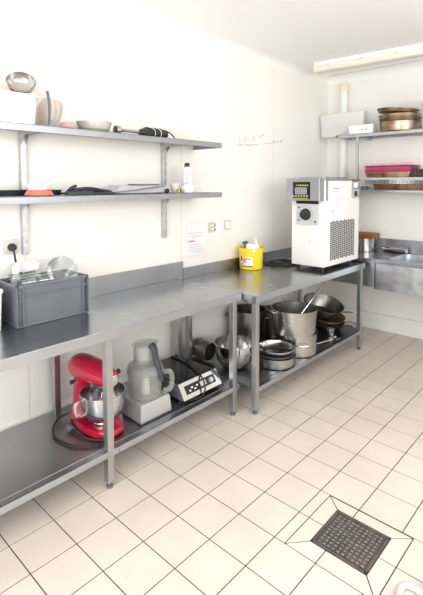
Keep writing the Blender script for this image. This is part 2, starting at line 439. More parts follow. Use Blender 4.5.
# back-wall shelving
BU, BL = 2.025, 1.468
bs = thing('back_shelf', 'upper slatted steel shelf on the back wall holding brown cake tins', 'shelf', (.272, 3.5, BU))
b = MB(); b.box(0, 2.2, 0, .02, -.032, 0, .003); b.box(0, 2.2, .297, .317, -.03, 0, .003); b.box(0, .02, 0, .317, -.03, 0, .003); b.box(2.18, 2.2, 0, .317, -.03, 0, .003); b.build('shelf_frame', 'steel', bs)
b = MB()
for k in range(44): b.box(.03+.05*k, .062+.05*k, .018, .30, -.012, -.002)
b.build('slats', 'steel', bs)
for x in (.225, 2.0):
    b = MB(); b.box(x-.013, x+.013, .0, .022, -.53, -.033, .002); b.box(x-.010, x+.010, .02, .318, -.045, -.031, .002); b.box(x-.010, x+.010, .02, .318, -.54, -.53, .002); b.build('bracket', 'steel_leg', bs)
bs = thing('back_shelf', 'lower steel shelf on the back wall under the red trays', 'shelf', (.34, 3.5, BL))
b = MB(); b.box(0, 2.06, 0, .318, -.004, 0, .001); b.box(0, 2.06, 0, .005, -.022, 0, .002); b.box(0, .005, 0, .318, -.022, 0, .001); b.build('shelf_board', 'steel', bs)

BU += .0006; BL += .0006
# corner pipe
pp = thing('pipe', 'white vertical pipe in the back corner with a yellowed collar at its top', 'pipe', (.225, 3.752, 0))
b = MB(); b.lathe([(0, ZS+.002), (.040, ZS+.002), (.040, 2.52), (0, 2.52)], 28); b.build('pipe_shaft', 'white', pp)
b = MB(); b.lathe([(.0, 2.515), (.048, 2.515), (.050, 2.54), (.047, 2.575), (.035, 2.60), (0, 2.61)], 28); b.build('collar', 'cream', pp)

# ceiling light
cl = thing('ceiling_light', 'long closed fluorescent ceiling light with ribbed cream diffuser', 'light', (.215, 3.20, H), math.radians(5.0))
LL = 1.62
b = MB(); b.prism(rrect(-.075, .075, -.035, 0, .012), 0, LL, .004, T=Tm((0, 0, 0), ry=PI/2) @ Tm(rz=PI/2)); b.build('housing', 'white', cl)
b = MB(); prof = [(-.066, 0), (-.062, -.035), (-.05, -.052), (-.02, -.060), (.02, -.060), (.05, -.052), (.062, -.035), (.066, 0)]
b.loft([[(x, y, -.034+z) for y, z in prof] for x in (.012, LL-.012)]); b.build('diffuser', 'diffuser', cl)
for x0 in (-.004, LL-.012):
    b = MB(); b.loft([[(x, y*1.08, -.032+z*1.05) for y, z in prof] for x in (x0, x0+.016)]); b.build('end_cap', 'cream', cl)
for k in range(5):
    x = .14+.31*k
    for s in (-1, 1):
        b = MB(); b.box(x, x+.014, min(s*.064, s*.074), max(s*.064, s*.074), -.050, -.014, .003); b.build('clip', 'silver_panel', cl)

# ------------------------------------------------------------------ wall fittings
def socket(y, z, label, kind):
    t = thing('wall_socket' if kind != 'switch' else 'light_switch', label, 'socket' if kind != 'switch' else 'switch', (0, y, z))
    b = MB(); b.box(.0005, .011, -.041, .041, -.041, .041, .004); b.build('cover_plate', 'plate', t)
    if kind == 'switch':
        b = MB(); b.taper(.010, .018, -.028, .028, -.028, .010, .013, -.028, .028, .028, .002); b.build('rocker', 'white', t)
    else:
        b = MB(); T = Tm((.0105, 0, 0), ry=PI/2)
        b.lathe([(.021, 0), (.024, .003), (.021, .0035), (.019, .001), (.0, .001)], 24, T=T); b.build('socket_well', 'offwhite' if kind == 'plug' else 'cream', t)
        b = MB(); b.lathe([(0, .0012), (.0045, .0012), (.0045, .003), (0, .003)], 10, c=(0, .009, 0), T=T); b.lathe([(0, .0012), (.0045, .0012), (.0045, .003), (0, .003)], 10, c=(0, -.009, 0), T=T)
        b.build('pin_hole', 'void', t)
    return t
socket(.294, 1.185, 'square white wall socket above the grey crate, black plug in it', 'plug')
s2 = socket(1.912, 1.178, 'white wall socket with an empty dark well beside the paper notice', 'double')
b = MB(); b.box(.010, .013, .026, .038, -.03, -.012); b.box(.010, .013, .026, .038, .004, .022); b.build('side_contacts', 'dark_grey', s2)
socket(2.105, 1.183, 'white rocker light switch between the wall socket and the yellow bucket', 'switch')
pl = thing('power_plug', 'black mains plug with cord hanging from the socket above the crate', 'plug', (.0125, .294, 1.185))
b = MB(); b.lathe([(0, 0), (.021, 0), (.023, .012), (.019, .03), (.012, .038), (0, .04)], 20, T=Tm((.0018, 0, 0), ry=PI/2)); b.build('plug_body', 'black', pl)
b = MB(); b.tube([(.028, 0, -.005), (.035, .003, -.03), (.03, .01, -.07), (.02, .025, -.115), (.015, .05, -.16), (.012, .06, -.25), (.012, .06, -.33)], .0055, sub=5); b.build('cord', 'rubber', pl)

# notice in a plastic sleeve
nt_ = thing('paper_sign', 'printed paper notice in a clear sleeve taped to the wall', 'notice', (.0, 1.735, 1.105))
T = Tm((0, 0, 0), rx=math.radians(-1.5))
b = MB(); b.box(.0045, .0055, -.115, .115, -.145, .145, T=T); b.build('plastic_sleeve', 'clear', nt_)
b = MB(); b.box(.002, .003, -.100, .105, -.135, .10, T=T); b.build('sheet', 'paper', nt_)
b = MB()
for k, (z, a, c) in enumerate(((.040, -.10, .085), (.018, -.09, .055), (.008, -.05, .02), (-.052, -.085, .07), (-.07, -.08, .05), (-.088, -.09, .075), (-.108, -.06, .06))):
    b.box(.0032, .0036, a, c, z-.0016, z+.0016, T=T)
b.build('printed_lines', 'ink', nt_)
b = MB(); b.box(.0032, .0038, -.088, -.015, -.030, -.017, T=T); b.build('red_heading', 'red_ink', nt_)

# handwriting
ST = [[(2.275,1.960),(2.271,1.935),(2.270,1.904)],
[(2.354,1.932),(2.336,1.935),(2.318,1.923),(2.318,1.909),(2.336,1.904),(2.358,1.914),(2.363,1.928),(2.354,1.932)],
[(2.347,1.945),(2.361,1.955)],
[(2.409,1.975),(2.402,1.952),(2.400,1.924),(2.411,1.920)],
[(2.481,1.951),(2.462,1.954),(2.443,1.941),(2.447,1.927),(2.469,1.931),(2.483,1.949),(2.481,1.925),(2.469,1.908),(2.456,1.910)],
[(2.542,1.970),(2.554,1.961),(2.566,1.950),(2.582,1.970),(2.593,1.981),(2.605,1.972),(2.625,1.993)],
[(2.257,1.887),(2.256,1.860),(2.275,1.864),(2.279,1.873),(2.258,1.874)],
[(2.289,1.878),(2.289,1.862)],
[(2.314,1.880),(2.298,1.876),(2.311,1.868),(2.296,1.863)],
[(2.329,1.867),(2.332,1.878),(2.347,1.879),(2.351,1.868)],
[(2.372,1.879),(2.361,1.869),(2.376,1.868),(2.387,1.880),(2.387,1.868)],
[(2.398,1.880),(2.398,1.871),(2.413,1.872),(2.417,1.882),(2.419,1.871)],
[(2.443,1.883),(2.430,1.880),(2.430,1.871),(2.445,1.875),(2.447,1.883),(2.464,1.882),(2.464,1.854),(2.455,1.861)],
[(2.470,1.878),(2.485,1.886),(2.500,1.882),(2.516,1.890),(2.535,1.889)],
[(2.622,1.899),(2.642,1.905),(2.654,1.901),(2.671,1.907),(2.683,1.905)],
[(2.695,1.907),(2.703,1.914),(2.716,1.910),(2.728,1.918),(2.741,1.913)],
[(2.758,1.920),(2.766,1.928),(2.779,1.927),(2.777,1.919),(2.762,1.918)],
[(2.791,1.942),(2.794,1.920)],[(2.783,1.932),(2.813,1.938)],
[(2.826,1.930),(2.834,1.938),(2.852,1.937),(2.850,1.929),(2.830,1.928)],
[(2.865,1.940),(2.869,1.933),(2.887,1.934),(2.889,1.944)],
[(2.913,1.966),(2.913,1.933),(2.891,1.934),(2.895,1.945),(2.913,1.946)]]
hwt = thing('handwriting', 'two handwritten lines of faint pen on the wall above the yellow bucket', 'writing', (0, 0, 0))
for lines in (ST[:6], ST[6:]):
    b = MB()
    for st_ in lines: b.tube([(.0012, y, z) for y, z in st_], .0022, n=6)
    b.build('text_line', 'ink_blue', hwt)

# ------------------------------------------------------------------ on the upper wall shelf
def shell_prof(rb, rt, h, t, rim=0., curve=0.):
    """outer profile bottom to rim and back down the inside"""
    out = [(0, 0), (rb*.9, 0), (rb, .004)]
    n = 8
    f = lambda s: rb+(rt-rb)*(s+curve*math.sin(PI*s))
    for k in range(1, n+1): out.append((f(k/n), .004+(h-.004)*k/n))
    if rim: out += [(rt+rim, h-.002), (rt+rim, h+.002)]
    for k in range(n, 0, -1): out.append((f(k/n)-t, max(.004+(h-.004)*k/n, t)))
    out += [(rb-t, t+.002), (0, t+.002)]
    return out
tb = thing('tub', 'big white plastic tub with lid under the tilted steel bowl', 'tub', (.155, .190, ZU))
b = MB(); tray_shell(b, .26, .30, .135, .003, .008, .03, .004); b.build('tub_body', 'white', tb)
b = MB(); b.prism(rrect(-.137, .137, -.157, .157, .03), .132, .148, .005); b.build('lid', 'white', tb)
tg = MB(); tg.taper(-.05, .05, -.06, .07, 0, -.03, .03, -.04, .05, .03, .006)
o = tg.build('plastic_packet', 'red_plastic', loc=(.11, .245, ZU+.149)); tag(o, 'red packet lying on the white tub under the steel bowl', 'packet')
tg = MB(); tg.lathe([(0, 0), (.035, 0), (.04, .02), (.032, .04), (0, .05)], 18); o = tg.build('bread_roll', 'wood', loc=(.17, .125, ZU+.149)); tag(o, 'small brown round thing on the white tub at the frame edge', 'food')
bw = MB(); bw.lathe([(0, 0), (.025, 0), (.044, .010), (.062, .030), (.070, .055), (.073, .056), (.066, .030), (.047, .013), (.025, .004), (0, .004)], 40)
o = bw.build('mixing_bowl', 'steel_pot', loc=(.135, .318, ZU+.197)); o.rotation_euler = (0, math.radians(55), math.radians(-22))
tag(o, 'small steel bowl tipped on its side on top of the white tub', 'bowl')
# clear bin with utensils
cb = MB(); tray_shell(cb, .18, .175, .245, .0025, .006, .02, .004); o = cb.build('storage_bin', 'clear', loc=(.175, .487, ZU+.001)); tag(o, 'clear tall plastic bin of ladles and scrapers on the upper shelf', 'bin')
for (y, lean, r_, mt_, lb) in ((.436, 5, .0775, 'pink_wood', 'pinkish disc plate standing on edge nearest the knife handle in the clear bin'), (.464, 8, .076, 'pink_wood', 'pinkish disc plate in the middle of the clear bin'), (.492, 11, .074, 'beech', 'brownish disc plate furthest back in the clear bin')):
    b = MB(); b.lathe([(0, 0), (r_*.6, 0), (r_, .006), (r_, .009), (r_*.6, .004), (0, .004)], 36); o = b.build('plate', mt_, loc=(.175, y, ZU+.006+r_*math.cos(math.radians(lean))+.006)); o.rotation_euler = (math.radians(90-lean), 0, math.radians(6)); tag(o, lb, 'plate')
b = MB(); b.taper(-.006, .006, -.015, .015, 0, -.003, .003, -.028, .028, .12, .003); o = b.build('scraper', 'offwhite', loc=(.135, .520, ZU+.008)); o.rotation_euler = (math.radians(-3), 0, 0)
tag(o, 'off-white flat scraper leaning in the clear bin', 'utensil')
b = MB(); b.box(-.04, .04, -.033, .033, 0, .035, .012); o = b.build('plastic_block', 'coral', loc=(.20, .534, ZU+.006)); o.location.x = .238-.02; o.location.y = .525
tag(o, 'coral plastic lump lying at the bottom of the clear bin', 'lid')
o.location = (.215, .53, ZU+.006)
b = MB(); b.tube([(0, 0, 0), (0, .004, .06), (0, .002, .12), (0, -.006, .17)], .011, n=10, sub=4, flat=.6); o = b.build('knife_handle', 'dark_grey', loc=(.285, .392, ZU+.009)); tag(o, 'dark grey knife handle standing between white tub and clear bin', 'utensil')
o.rotation_euler = (0, 0, 0)
# dish
dh = thing('dish', 'pale oval dish with green band alone on the upper shelf', 'dish', (.16, .735, ZU))
b = MB(); b.lathe(shell_prof(.075, .102, .062, .004, .002, .15), 36); b.build('dish_body', 'dish_grey', dh)
b = MB(); b.lathe([(.0815, .010), (.0835, .010), (.090, .022), (.088, .022), (.0815, .010)], 36); b.build('green_band', 'green', dh)
# immersion blender
ib = thing('stick_blender', 'immersion blender lying on the upper shelf, black cord wound on its handle', 'blender', (.20, 1.035, ZU+.0302))
T = Tm((0, 0, 0), rx=-PI/2)
b = MB(); b.lathe([(0, -.185), (.026, -.18), (.028, -.155), (.012, -.135), (.009, -.10), (.009, .02), (0, .02)], 20, T=T); b.build('shaft', 'steel_pot', ib)
b = MB(); b.lathe([(0, .0), (.018, .005), (.029, .03), (.030, .10), (.028, .19), (.022, .225), (0, .23)], 24, T=T, sx=1.0, sy=1.0); b.build('grip', 'black', ib)
b = MB()
for y0 in (.06, .11, .16): b.tube([(.033*math.cos(a), y0+.012*math.sin(2*a), max(.034*math.sin(a), -.026)) for a in [2*PI*k/14 for k in range(14)]], .0045, n=6, closed=True)
b.tube([(.0, .20, .03), (.02, .24, .012), (.03, .27, -.018), (.0, .29, -.024), (-.03, .25, -.024)], .0045, n=6, sub=5)
b.build('cord', 'rubber', ib)
b = MB()
for y0 in (.085, .135): b.tube([(.036*math.cos(a), y0+.02*math.cos(a), max(.037*math.sin(a), -.029)) for a in [2*PI*k/14 for k in range(14)]], .0022, n=6, closed=True)
b.build('tie', 'offwhite', ib)

# ------------------------------------------------------------------ on the lower wall shelf
b = MB(); tray_shell(b, .125, .50, .030, .002, .008, .015, .006); o = b.build('baking_tray', 'navy', loc=(.074, .29, ZL)); tag(o, 'long flat dark baking tray behind the coral dish on the lower wall shelf', 'tray')
cd = MB(); cd.lathe(shell_prof(.074, .058, .03, .004), 32); cd.lathe([(0, .024), (.056, .024), (.056, .03), (0, .03)], 32)
o = cd.build('dish', 'coral', loc=(.255, .395, ZL+.0225)); o.location = (.222, .360, ZL+.0004); tag(o, 'coral red upturned dish in front of the dark tray', 'dish')
cw = MB(); cw.lathe(shell_prof(.050, .056, .030, .003, .003), 32); o = cw.build('ramekin', 'white', loc=(.222, .355, ZL+.0309)); tag(o, 'white ramekin standing on the coral dish', 'bowl')
cg = MB(); cg.lathe(shell_prof(.036, .040, .036, .002, .001), 28); o = cg.build('glass_cup', 'frost', loc=(.235, .382, ZL+.0640)); tag(o, 'small clear cup on top of the white ramekin', 'cup')
o.location = (.222, .352, ZL+.0394)
# black utensils
def black_tool(loc, rz, L, w, label, name):
    t = thing(name, label, 'utensil', loc, rz)
    b = MB(); b.taper(-w, w, 0, L*.55, 0, -w*.8, w*.8, .01, L*.55, .022, .005); b.build('handle', 'navy', t)
    b = MB(); b.prism(rrect(-w*1.3, w*1.3, L*.5, L, w*.8), .004, .014, .002); b.build('blade', 'black', t)
    return t
black_tool((.235, .505, ZL), math.radians(-4), .30, .020, 'black handled spatula on the lower shelf next to the coral dish', 'spatula')
black_tool((.16, .86, ZL), math.radians(172), .33, .022, 'black slotted turner behind the spatula on the lower shelf', 'turner')
b = MB(); b.tube([(0, 0, 0.012), (.004, .07, .03), (0, .15, .034), (.0, .24, .02), (0, .29, .012)], .0115, n=10, sub=5); b.tube([(.0, .0, .012), (.018, .02, .04), (.01, .05, .05), (-.01, .04, .04)], .009, n=8, sub=4)
o = b.build('tongs', 'navy', loc=(.20, .525, ZL+.0005)); o.location = (.195, .53, ZL+.0); tag(o, 'black coiled handle tool with a raised knob on the lower shelf', 'utensil')
# grey slicer
ml = thing('mandoline_slicer', 'flat grey metal slicer lying along the lower wall shelf', 'slicer', (.16, .82, ZL))
b = MB(); b.taper(-.06, .06, 0, .47, .004, -.055, .055, .05, .46, .052, .004); b.build('slicer_body', 'silver', ml)
b = MB(); b.box(-.04, .05, .18, .37, .053, .062, .003); b.build('blade_carriage', 'dark_grey', ml)
b = MB(); b.tube([(.064, .02, .012), (.066, .20, .028), (.062, .40, .046)], .004, n=8, sub=4); b.build('rail', 'steel_pot', ml)
for y in (.05, .43):
    b = MB(); b.box(-.055, .055, y-.01, y+.01, 0, .006, .001); b.build('foot', 'black', ml)
b = MB(); b.lathe([(0, 0), (.013, 0), (.013, .018), (0, .02)], 14, T=Tm((.060, .42, .018), ry=PI/2)); b.build('knob', 'black', ml)
b = MB(); b.box(-.014, .014, -.018, .018, 0, .026, .006); b.box(-.0145, .0145, -.006, .006, .002, .0262, m=1); o = b.build('clip_box', ['yellow_black', 'black'], loc=(.235, 1.345, ZL)); tag(o, 'tiny yellow and black block between slicer and cups', 'block')
cc = MB(); cc.lathe(shell_prof(.030, .036, .062, .002, .001), 28); o = cc.build('plastic_cup', 'frost', loc=(.16, 1.375, ZL)); tag(o, 'clear plastic cup beside the slicer on the lower wall shelf', 'cup')
cc = MB(); cc.lathe(shell_prof(.040, .046, .050, .002, .002), 28); o = cc.build('tub', 'white', loc=(.245, 1.418, ZL)); tag(o, 'small white plastic pot in front of the spray can', 'pot')
sp = thing('spray_can', 'white aerosol spray can with black cap on the lower wall shelf', 'spray can', (.155, 1.495, ZL))
b = MB(); b.lathe([(0, 0), (.033, 0), (.034, .004), (.034, .165), (.030, .178), (.018, .186), (0, .186)], 28); b.build('can_body', 'white', sp)
b = MB(); b.lathe([(0, .184), (.019, .184), (.019, .205), (.015, .212), (0, .213)], 20); b.build('cap', 'black', sp)
b = MB()
for k in range(7): b.box(.0335, .0346, -.010+.003*(k % 2), .006-.002*(k % 3), .06+.012*k, .066+.012*k, T=Tm(rz=-.75))
b.build('label_print', 'red_ink', sp)

# ------------------------------------------------------------------ on the first work table
ap = thing('white_container', 'white plastic box beside the grey crate at the frame edge', 'container', (.175, .062, B1))
b = MB(); tray_shell(b, .20, .16, .185, .003, .006, .02, .004); b.build('box_body', 'white', ap)
b = MB(); b.prism(rrect(-.105, .105, -.085, .085, .02), .1855, .20, .004); b.build('lid', 'white', ap)
# crate
CX0, CX1, CY0, CY1, CH = .06, .31, .19, .59, .212
cr = thing('crate', 'grey stackable plastic crate full of glassware on the worktop', 'crate', ((CX0+CX1)/2, (CY0+CY1)/2, B1))
cw_, cd_ = (CX1-CX0), (CY1-CY0)
b = MB(); tray_shell(b, cw_-.02, cd_-.02, CH, .004, .006, .012, .003)
b.build('crate_body', 'grey_crate', cr)
b = MB()
def ringbox(z0, z1, o, t=.004):
    x, y = cw_/2-.01+o, cd_/2-.01+o
    b.box(-x, x, -y, -y+t+o, z0, z1, .002); b.box(-x, x, y-t-o, y, z0, z1, .002); b.box(-x, -x+t+o, -y, y, z0, z1, .002); b.box(x-t-o, x, -y, y, z0, z1, .002)
ringbox(CH-.012, CH+.001, .009); ringbox(CH-.056, CH-.048, .007); ringbox(.0, .010, .002)
b.build('rim', 'grey_crate', cr)
for y in (-cd_/2+.035, cd_/2-.035, -cd_/2+.004, cd_/2-.004):
    for x in (-cw_/2+.008, cw_/2-.008): b = MB(); b.box(x-.009, x+.009, y-.0035, y+.0035, .004, CH-.004, .001); b.build('rib', 'grey_crate', cr)
for x in (-cw_/2+.03, cw_/2-.03):
    for y in (-cd_/2+.008, cd_/2-.008): b = MB(); b.box(x-.0035, x+.0035, y-.009, y+.009, .004, CH-.004, .001); b.build('rib', 'grey_crate', cr)
# contents
def glass_prof(r, h, t=.002): return [(0, 0), (r*.8, 0), (r, h), (r-t, h), (r*.8-t, .006), (0, .006)]
for (x, y) in ((.115, .245), (.258, .245), (.115, .32), (.186, .32), (.258, .32), (.115, .395), (.186, .395)):
    b = MB(); b.lathe(glass_prof(.033, .17), 24)
    o = b.build('tall_glass', 'glass', loc=(x, y, B1+.006)); tag(o, 'tall glass standing in the lower layer of the grey crate', 'glass', 'tall glasses in the crate')
for (x, y, lb, r_) in ((.115, .225, 'tumbler lying at the wall side of the crate behind the white-capped bottle', .034), (.258, .228, 'tumbler lying at the outer corner of the crate in front of the bottle', .033), (.186, .285, 'tumbler lying just behind the white-capped bottle in the crate', .034),
                   (.258, .316, 'tumbler lying along the crate side facing the room, nearest the glass bowl', .033), (.115, .314, 'tumbler lying under the translucent box at the wall side of the crate', .034)):
    b = MB(); b.lathe(glass_prof(r_, .078), 24, T=Tm(rx=-PI/2))
    o = b.build('tumbler', 'glass', loc=(x, y, B1+.180+r_)); tag(o, lb, 'glass', 'tumblers lying in the crate')
bt = thing('bottle', 'clear plastic bottle with white cap sticking up out of the grey crate', 'bottle', (.188, .242, B1+.007))
b = MB(); b.lathe([(0, 0), (.026, 0), (.028, .004), (.028, .205), (.013, .24), (.012, .25), (0, .25)], 24); b.build('bottle_body', 'clear', bt)
b = MB(); b.lathe([(0, .2505), (.017, .2505), (.017, .283), (.015, .285), (0, .286)], 20); b.build('cap', 'white', bt)
bb = MB(); bb.lathe([(0, 0), (.04, 0), (.072, .03), (.084, .072), (.088, .078), (.083, .075), (.067, .033), (.036, .005), (0, .005)], 36)
o = bb.build('glass_bowl', 'glass', loc=(.165, .488, B1+.205)); o.rotation_euler = (0, math.radians(62), math.radians(-8)); tag(o, 'big round glass bowl standing on edge in the grey crate', 'bowl')
wr = MB(); wr.lathe([(0, 0), (.05, .005), (.066, .03), (.060, .075), (.03, .095), (0, .10)], 14)
for v in wr.bm.verts: v.co += Vector((random.uniform(-.010, .010), random.uniform(-.010, .010), random.uniform(0, .010)))
o = wr.build('plastic_bag', 'frost', loc=(.19, .495, B1+.008), angle=15); tag(o, 'crumpled white plastic bag under the glass bowl in the crate', 'bag')
wr = MB(); tray_shell(wr, .075, .12, .045, .002, .006, .012, .003); o = wr.build('plastic_lid_box', 'frost', loc=(.118, .335, B1+.2495)); tag(o, 'white translucent box on top at the wall side of the crate', 'container')

# ------------------------------------------------------------------ lower shelf of the first table
def stand_mixer(loc, rz):
    t = thing('stand_mixer', 'red stand mixer with steel bowl on the lower shelf', 'mixer', loc, rz)
    b = MB(); poly = []
    for k in range(40):
        a = 2*PI*k/40; poly.append((.155+.175*math.cos(a), (.088+.018*math.cos(a)) * math.copysign(abs(math.sin(a))**.8, math.sin(a))))
    b.prism(poly, .004, .038, .012); b.build('base', 'red', t)
    def ell(cx, z, rx, ry, n=24): return [(cx+rx*math.cos(2*PI*k/n), ry*math.sin(2*PI*k/n), z) for k in range(n)]
    b = MB(); b.loft([ell(.045, .03, .062, .072), ell(.042, .06, .052, .060), ell(.04, .12, .046, .052), ell(.045, .18, .048, .05), ell(.055, .22, .06, .052), ell(.07, .24, .07, .05)]); b.build('pedestal', 'red', t)
    def sec(x, ry, rz, zc, n=28): return [(x, ry*math.cos(2*PI*k/n), zc+rz*math.sin(2*PI*k/n)) for k in range(n)]
    zc = .292
    b = MB(); b.loft([sec(-.020, .012, .012, zc+.004), sec(-.015, .038, .036, zc+.003), sec(.0, .060, .056, zc+.002), sec(.03, .071, .066, zc), sec(.08, .074, .068, zc), sec(.16, .069, .063, zc-.002), sec(.23, .060, .055, zc-.006), sec(.27, .052, .047, zc-.01), sec(.293, .043, .039, zc-.012), sec(.301, .03, .028, zc-.012)])
    hd = b.build('motor_head', 'red', t)
    b = MB(); b.lathe([(0, 0), (.027, 0), (.028, .012), (.02, .016), (0, .017)], 24, T=Tm((.297, 0, zc-.012), ry=PI/2)); b.build('hub_cap', 'steel_bright', hd)
    b = MB(); b.lathe([(0, 0), (.008, 0), (.008, .012), (.013, .016), (.013, .028), (0, .031)], 16, T=Tm((.255, .048, zc), rx=-PI/2)); b.build('hub_knob', 'black', hd)
    b = MB()
    ring = []
    for s in (1, -1):
        xs = [.01, .06, .12, .20, .27] if s == 1 else [.27, .20, .12, .06, .01]
        for x in xs: ring.append((x, s*(.0735 if x < .1 else .0735-(x-.1)*.115)*(.99 if x > .03 else .90), zc-.018))
    ring.insert(5, (.296, 0, zc-.02)); 
    for y_ in (1, -1): b.tube([p for p in ring if p[1]*y_ > 0] if y_ == 1 else [p for p in ring if p[1]*y_ < 0], .0065, n=8, sub=4, flat=.5)
    b.build('trim_band', 'steel_bright', hd)
    for s in (1, -1):
        b = MB(); b.lathe([(0, 0), (.006, 0), (.006, .014), (.011, .017), (.011, .028), (0, .03)], 16, T=Tm((.065, s*.060, .236), rx=-s*PI/2)); b.build('lever_knob', 'black', hd)
    b = MB(); b.lathe([(0, .20), (.012, .20), (.016, .215), (.034, .222), (.034, .25), (0, .25)], 24, c=(.215, 0, 0)); b.build('beater_shaft', 'steel_bright', t)
    b = MB()
    for k in range(6):
        a = PI*k/6; ca, sa = math.cos(a), math.sin(a)
        b.tube([(.215+r*ca, r*sa, z) for r, z in ((0.006, .205), (.03, .15), (.042, .11), (.03, .075), (0, .066), (-.03, .075), (-.042, .11), (-.03, .15), (-.006, .205))], .0014, n=6, sub=3)
    b.build('whisk', 'steel_bright', t)
    b = MB(); b.lathe([(0, .0), (.05, 0), (.052, .012), (.046, .020), (.072, .030), (.095, .052), (.106, .085), (.110, .125), (.112, .162), (.1155, .164), (.1155, .168), (.110, .168), (.107, .125), (.103, .088), (.092, .056), (.06, .034), (0, .030)], 44, c=(.215, 0, .0385))
    bo = b.build('bowl', 'steel_bright', t)
    b = MB(); T = Tm((.215, 0, .0385), rz=math.radians(-100)); b.tube([(.112, 0, .150), (.140, 0, .148), (.150, 0, .12), (.146, 0, .085), (.125, 0, .072), (.102, 0, .075)], .0075, n=8, sub=5, T=T, flat=1.3); b.build('bowl_handle', 'steel_bright', bo)
    for (x, y) in ((.02, .05), (.02, -.05), (.28, .05), (.28, -.05)):
        b = MB(); b.lathe([(0, 0), (.012, 0), (.012, .008), (0, .008)], 12, c=(x, y, 0)); b.build('foot', 'black', t)
    b = MB(); b.tube([(-.015, -.05, .03), (-.03, -.10, .02), (.02, -.17, .0062), (.12, -.205, .0062), (.24, -.185, .0062), (.315, -.115, .0062), (.315, -.03, .0062), (.27, .0, .0062)][:6]+[(.335, -.06, .0062), (.315, .02, .0062)][:0]+[(.325, -.06, .0062)], .0055, n=8, sub=6)
    b.tube([(.325, -.06, .0062), (.26, -.10, .0065), (.18, -.12, .0068), (.11, -.118, .010)], .0055, n=8, sub=6)
    cd2 = b.build('power_cord', 'rubber', t)
    b = MB(); b.lathe([(0, 0), (.015, 0), (.018, .01), (.016, .03), (.008, .04), (0, .04)], 14, T=Tm((.115, -.118, .017), ry=-PI/2+.15)); b.build('plug', 'dark_grey', cd2)
    t.scale = (1.05, 1.05, 1.05)
    return t
stand_mixer((.215, .565, S1), math.radians(5))

# food processor
fp = thing('food_processor', 'food processor with grey clear bowl and silver base beside the red mixer', 'food processor', (.475, .855, S1+.0))
b = MB(); b.taper(-.095, .095, -.115, .115, .006, -.085, .085, -.105, .105, .105, .010); b.build('motor_base', 'silver', fp)
b = MB(); b.box(-.092, .092, -.112, .112, 0.0, .012, .003); b.build('base_skirt', 'dark_grey', fp)
b = MB(); b.box(.0885, .0915, .03, .075, .030, .038, T=None); b.build('maker_plate', 'dark_grey', fp)
b = MB(); b.lathe([(0, .1055), (.088, .1055), (.092, .112), (.103, .255), (.100, .255), (.089, .114), (0, .112)], 40, c=(-.005, -.005, 0)); pb = b.build('bowl', 'smoke', fp)
b = MB(); b.lathe([(0.018, .112), (.026, .118), (.022, .20), (0.012, .215), (0, .215)], 20, c=(-.005, -.005, 0)); b.build('blade_hub', 'offwhite', fp)
b = MB(); b.tube([(.062, .078, .235), (.084, .108, .235), (.090, .118, .19), (.084, .110, .135), (.062, .076, .125)], .011, n=10, sub=5, flat=1.4); b.build('bowl_handle', 'smoke', pb)
b = MB(); b.lathe([(.107, .252), (.108, .268), (.096, .292), (.070, .305), (0, .308), (0, .302), (.068, .299), (.092, .287), (.103, .266), (.103, .252)], 40, c=(-.005, -.005, 0)); ld = b.build('lid', 'smoke', fp)
b = MB(); b.lathe([(.062, .300), (.062, .395), (.071, .405), (.071, .41), (.058, .408), (.058, .300), (.062, .300)], 32, c=(-.012, -.0, 0), sx=.95, sy=1.15); b.build('feed_tube', 'smoke', ld)
b = MB(); b.lathe([(0, .325), (.050, .325), (.052, .40), (.04, .404), (0, .404)], 28, c=(-.012, 0, 0), sx=.95, sy=1.15); b.build('pusher', 'frost', ld)
b = MB(); b.tube([(.048, -.002, .412), (.070, .002, .395), (.078, .006, .34), (.098, .014, .285), (.112, .022, .215)], [.024, .014], n=10, sub=5, flat=.8); b.build('locking_handle', 'slate', ld)

# induction hob
ih = thing('induction_hob', 'portable induction hob with black glass and slanted steel control front', 'hob', (.355, 1.232, S1+.0))
hw = .168
b = MB(); b.prism([(-.22, .012), (.19, .012), (.212, .02), (.16, .098), (-.22, .098)], -hw, hw, .003, T=Tm(rx=PI/2)); b.build('housing', 'dark_grey', ih)
b = MB(); b.box(-.212, .150, -hw+.008, hw-.008, .0985, .105, .002); b.build('glass_top', 'glass_black', ih)
ang = math.atan2(.078, -.052); ln = math.hypot(.078, .052)
Tp = Matrix.Translation((.212, 0, .020)) @ Matrix.Rotation(-(PI-ang), 4, 'Y')
Tp = Matrix(((-.052/ln, 0, .078/ln, .212), (0, 1, 0, 0), (.078/ln, 0, .052/ln, .020), (0, 0, 0, 1)))   # local x runs up the slant, local z out of it
b = MB(); b.box(-.004, ln+.006, -hw-.001, hw+.001, .0006, .006, .002, T=Tp); fpn = b.build('control_panel', 'steel_bright', ih)
b = MB(); b.box(.022, ln-.018, -hw+.035, hw-.04, .0062, .0075, T=Tp); b.build('display_panel', 'glass_black', fpn)
b = MB(); b.box(.034, ln-.030, -.005, .045, .0077, .0085, T=Tp); b.build('display_window', 'silver_panel', fpn)
b = MB()
for k in range(4): b.box(.035+.014*(k % 2), .043+.014*(k % 2), -.105+.022*k, -.092+.022*k, .0077, .0085, T=Tp)
b.build('marks', 'paper', fpn)
b = MB(); b.lathe([(0, .0077), (.017, .0077), (.016, .022), (0, .023)], 22, c=(ln*.5, .085, 0), T=Tp); b.build('dial', 'silver', fpn)
for (x, y) in ((-.19, -.14), (-.19, .14), (.17, -.14), (.17, .14)):
    b = MB(); b.lathe([(0, 0), (.015, 0), (.014, .013), (0, .013)], 14, c=(x, y, 0)); b.build('foot', 'black', ih)
b = MB(); b.tube([(-.20, .10, .111), (-.05, .09, .112), (.08, .05, .111), (.172, .02, .105), (.225, .005, .055), (.232, -.03, .012), (.215, -.10, .0062), (.18, -.185, .0062)], .0055, n=8, sub=6)
b.build('power_cord', 'rubber', ih)

